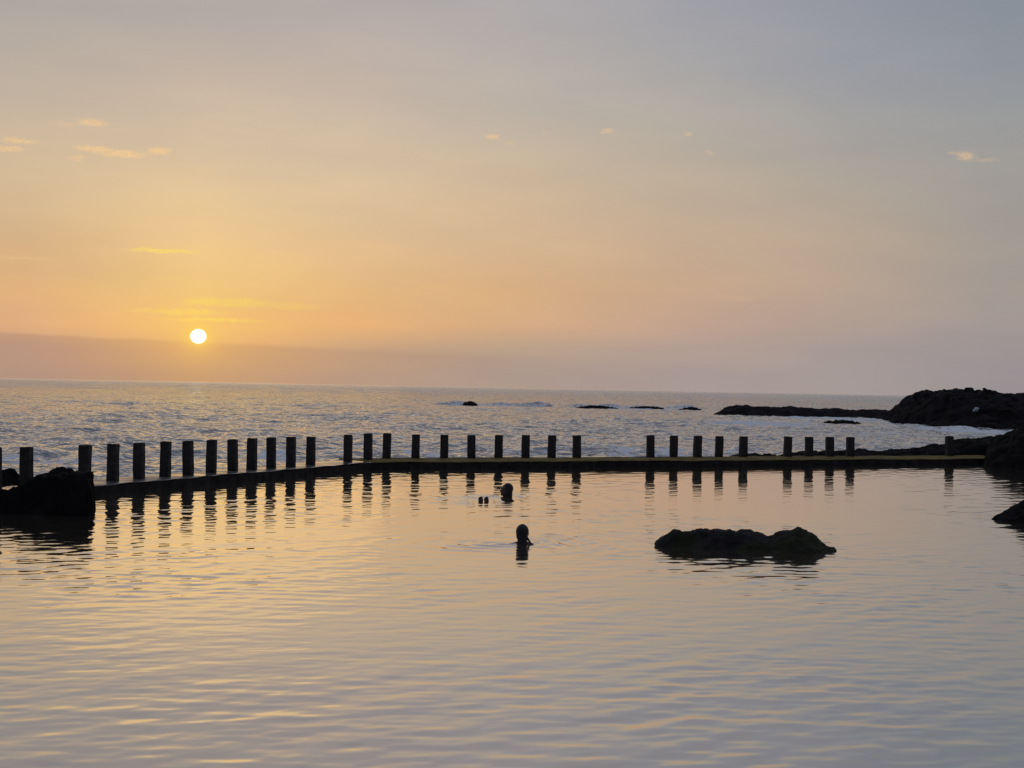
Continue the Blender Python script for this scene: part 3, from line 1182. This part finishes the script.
# near swimmer: treading water, seen from behind, looking towards the sun
pa = empty('person', (swim_a.x, swim_a.y, -0.032))
tag(pa, 'swimmer seen from behind in mid pool, upright with head and neck above the water', 'person')
bm = bmesh.new()
rot = Matrix.Rotation(R(-8), 3, 'Z') @ Matrix.Rotation(R(-4), 3, 'X')
head_shapes(bm, (0, 0.015, 0.185), rot)
capsule(bm, (0, -0.01, 0.13), 0.054, (0, -0.025, 0.0), 0.062)
capsule(bm, (-0.04, -0.03, 0.022), 0.052, (-0.165, -0.03, -0.020), 0.055)
capsule(bm, (0.04, -0.03, 0.022), 0.052, (0.165, -0.03, -0.020), 0.055)
ellipsoid(bm, (0, -0.03, -0.20), (0.165, 0.105, 0.20))
ellipsoid(bm, (0, -0.02, -0.42), (0.130, 0.095, 0.16))
ellipsoid(bm, (0, -0.03, -0.58), (0.165, 0.115, 0.13))
arm(bm, (-0.18, -0.03, -0.065), (-0.40, 0.08, -0.16), (-0.56, 0.26, -0.10), (-0.64, 0.42, -0.08), (0, 0, -1))
arm(bm, (0.18, -0.03, -0.065), (0.40, 0.08, -0.15), (0.55, 0.27, -0.09), (0.62, 0.43, -0.07), (0, 0, 1))
leg(bm, (-0.09, -0.03, -0.64), (-0.16, 0.20, -0.98), (-0.12, -0.05, -1.32), (-0.14, 0.10, -1.50))
leg(bm, (0.09, -0.03, -0.64), (0.14, 0.10, -1.04), (0.12, -0.20, -1.33), (0.13, -0.12, -1.55))
remeshed('body', bm, 0.009, skin_mat, pa)
bm = bmesh.new()


def TA(v):
    return Vector((0, 0.015, 0.185)) + rot @ Vector(v)


ellipsoid(bm, TA((0, -0.018, 0.012)), (0.088, 0.099, 0.100), rot)
ellipsoid(bm, TA((0, -0.038, -0.04)), (0.080, 0.072, 0.085), rot)
capsule(bm, TA((0.0, -0.045, -0.06)), 0.066, (0.0, -0.055, 0.02), 0.062)
capsule(bm, TA((0.065, -0.03, -0.07)), 0.018, (0.100, -0.045, 0.065), 0.013)
capsule(bm, (0.100, -0.045, 0.065), 0.013, (0.128, -0.055, 0.03), 0.011)
ha = remeshed('hair', bm, 0.006, hair_mat, pa, 3)

# far swimmer: floating on the back, head up, feet poking out
fd = Vector((feet_b.x - swim_b.x, feet_b.y - swim_b.y, 0))
flen = fd.length
pb = empty('person', (swim_b.x, swim_b.y, -0.015))
pb.rotation_euler = (0, 0, math.atan2(fd.y, fd.x) - math.pi / 2)
tag(pb, 'swimmer near the wall floating on the back, head raised and two feet poking out', 'person')
k = flen
bm = bmesh.new()
hrot = Matrix.Rotation(R(-48), 3, 'Z') @ Matrix.Rotation(R(6), 3, 'X')
head_shapes(bm, (0, 0.0, 0.135), hrot)
capsule(bm, (0, -0.02, 0.09), 0.054, (0, 0.0, -0.06), 0.06)
capsule(bm, (-0.05, 0.01, -0.08), 0.055, (-0.18, 0.03, -0.11), 0.055)
capsule(bm, (0.05, 0.01, -0.08), 0.055, (0.18, 0.03, -0.11), 0.055)
trot = Matrix.Rotation(R(38), 3, 'X')
ellipsoid(bm, (0, 0.12, -0.23), (0.175, 0.115, 0.19), trot)
ellipsoid(bm, (0, 0.24, -0.38), (0.145, 0.10, 0.15), trot)
ellipsoid(bm, (0, 0.34, -0.48), (0.165, 0.12, 0.12), trot)
arm(bm, (-0.19, 0.03, -0.12), (-0.42, 0.12, -0.24), (-0.60, 0.30, -0.20), (-0.70, 0.44, -0.18), (0, 0, -1))
arm(bm, (0.19, 0.03, -0.12), (0.42, 0.12, -0.24), (0.60, 0.30, -0.20), (0.70, 0.44, -0.18), (0, 0, 1))
for s in (-1, 1):
    leg(bm, (s * 0.09, 0.36, -0.50), (s * 0.085, k * 0.68, -0.26), (s * 0.06, k - 0.04, -0.12), (s * 0.056, k + 0.05, 0.13))
remeshed('body', bm, 0.008, skin_mat, pb, 3)
bm = bmesh.new()


def TB(v):
    return Vector((0, 0.0, 0.135)) + hrot @ Vector(v)


ellipsoid(bm, TB((0, -0.045, 0.028)), (0.104, 0.106, 0.110), hrot)
ellipsoid(bm, TB((0, -0.050, -0.07)), (0.102, 0.095, 0.15), hrot)
remeshed('hair', bm, 0.006, hair_mat, pb, 3)
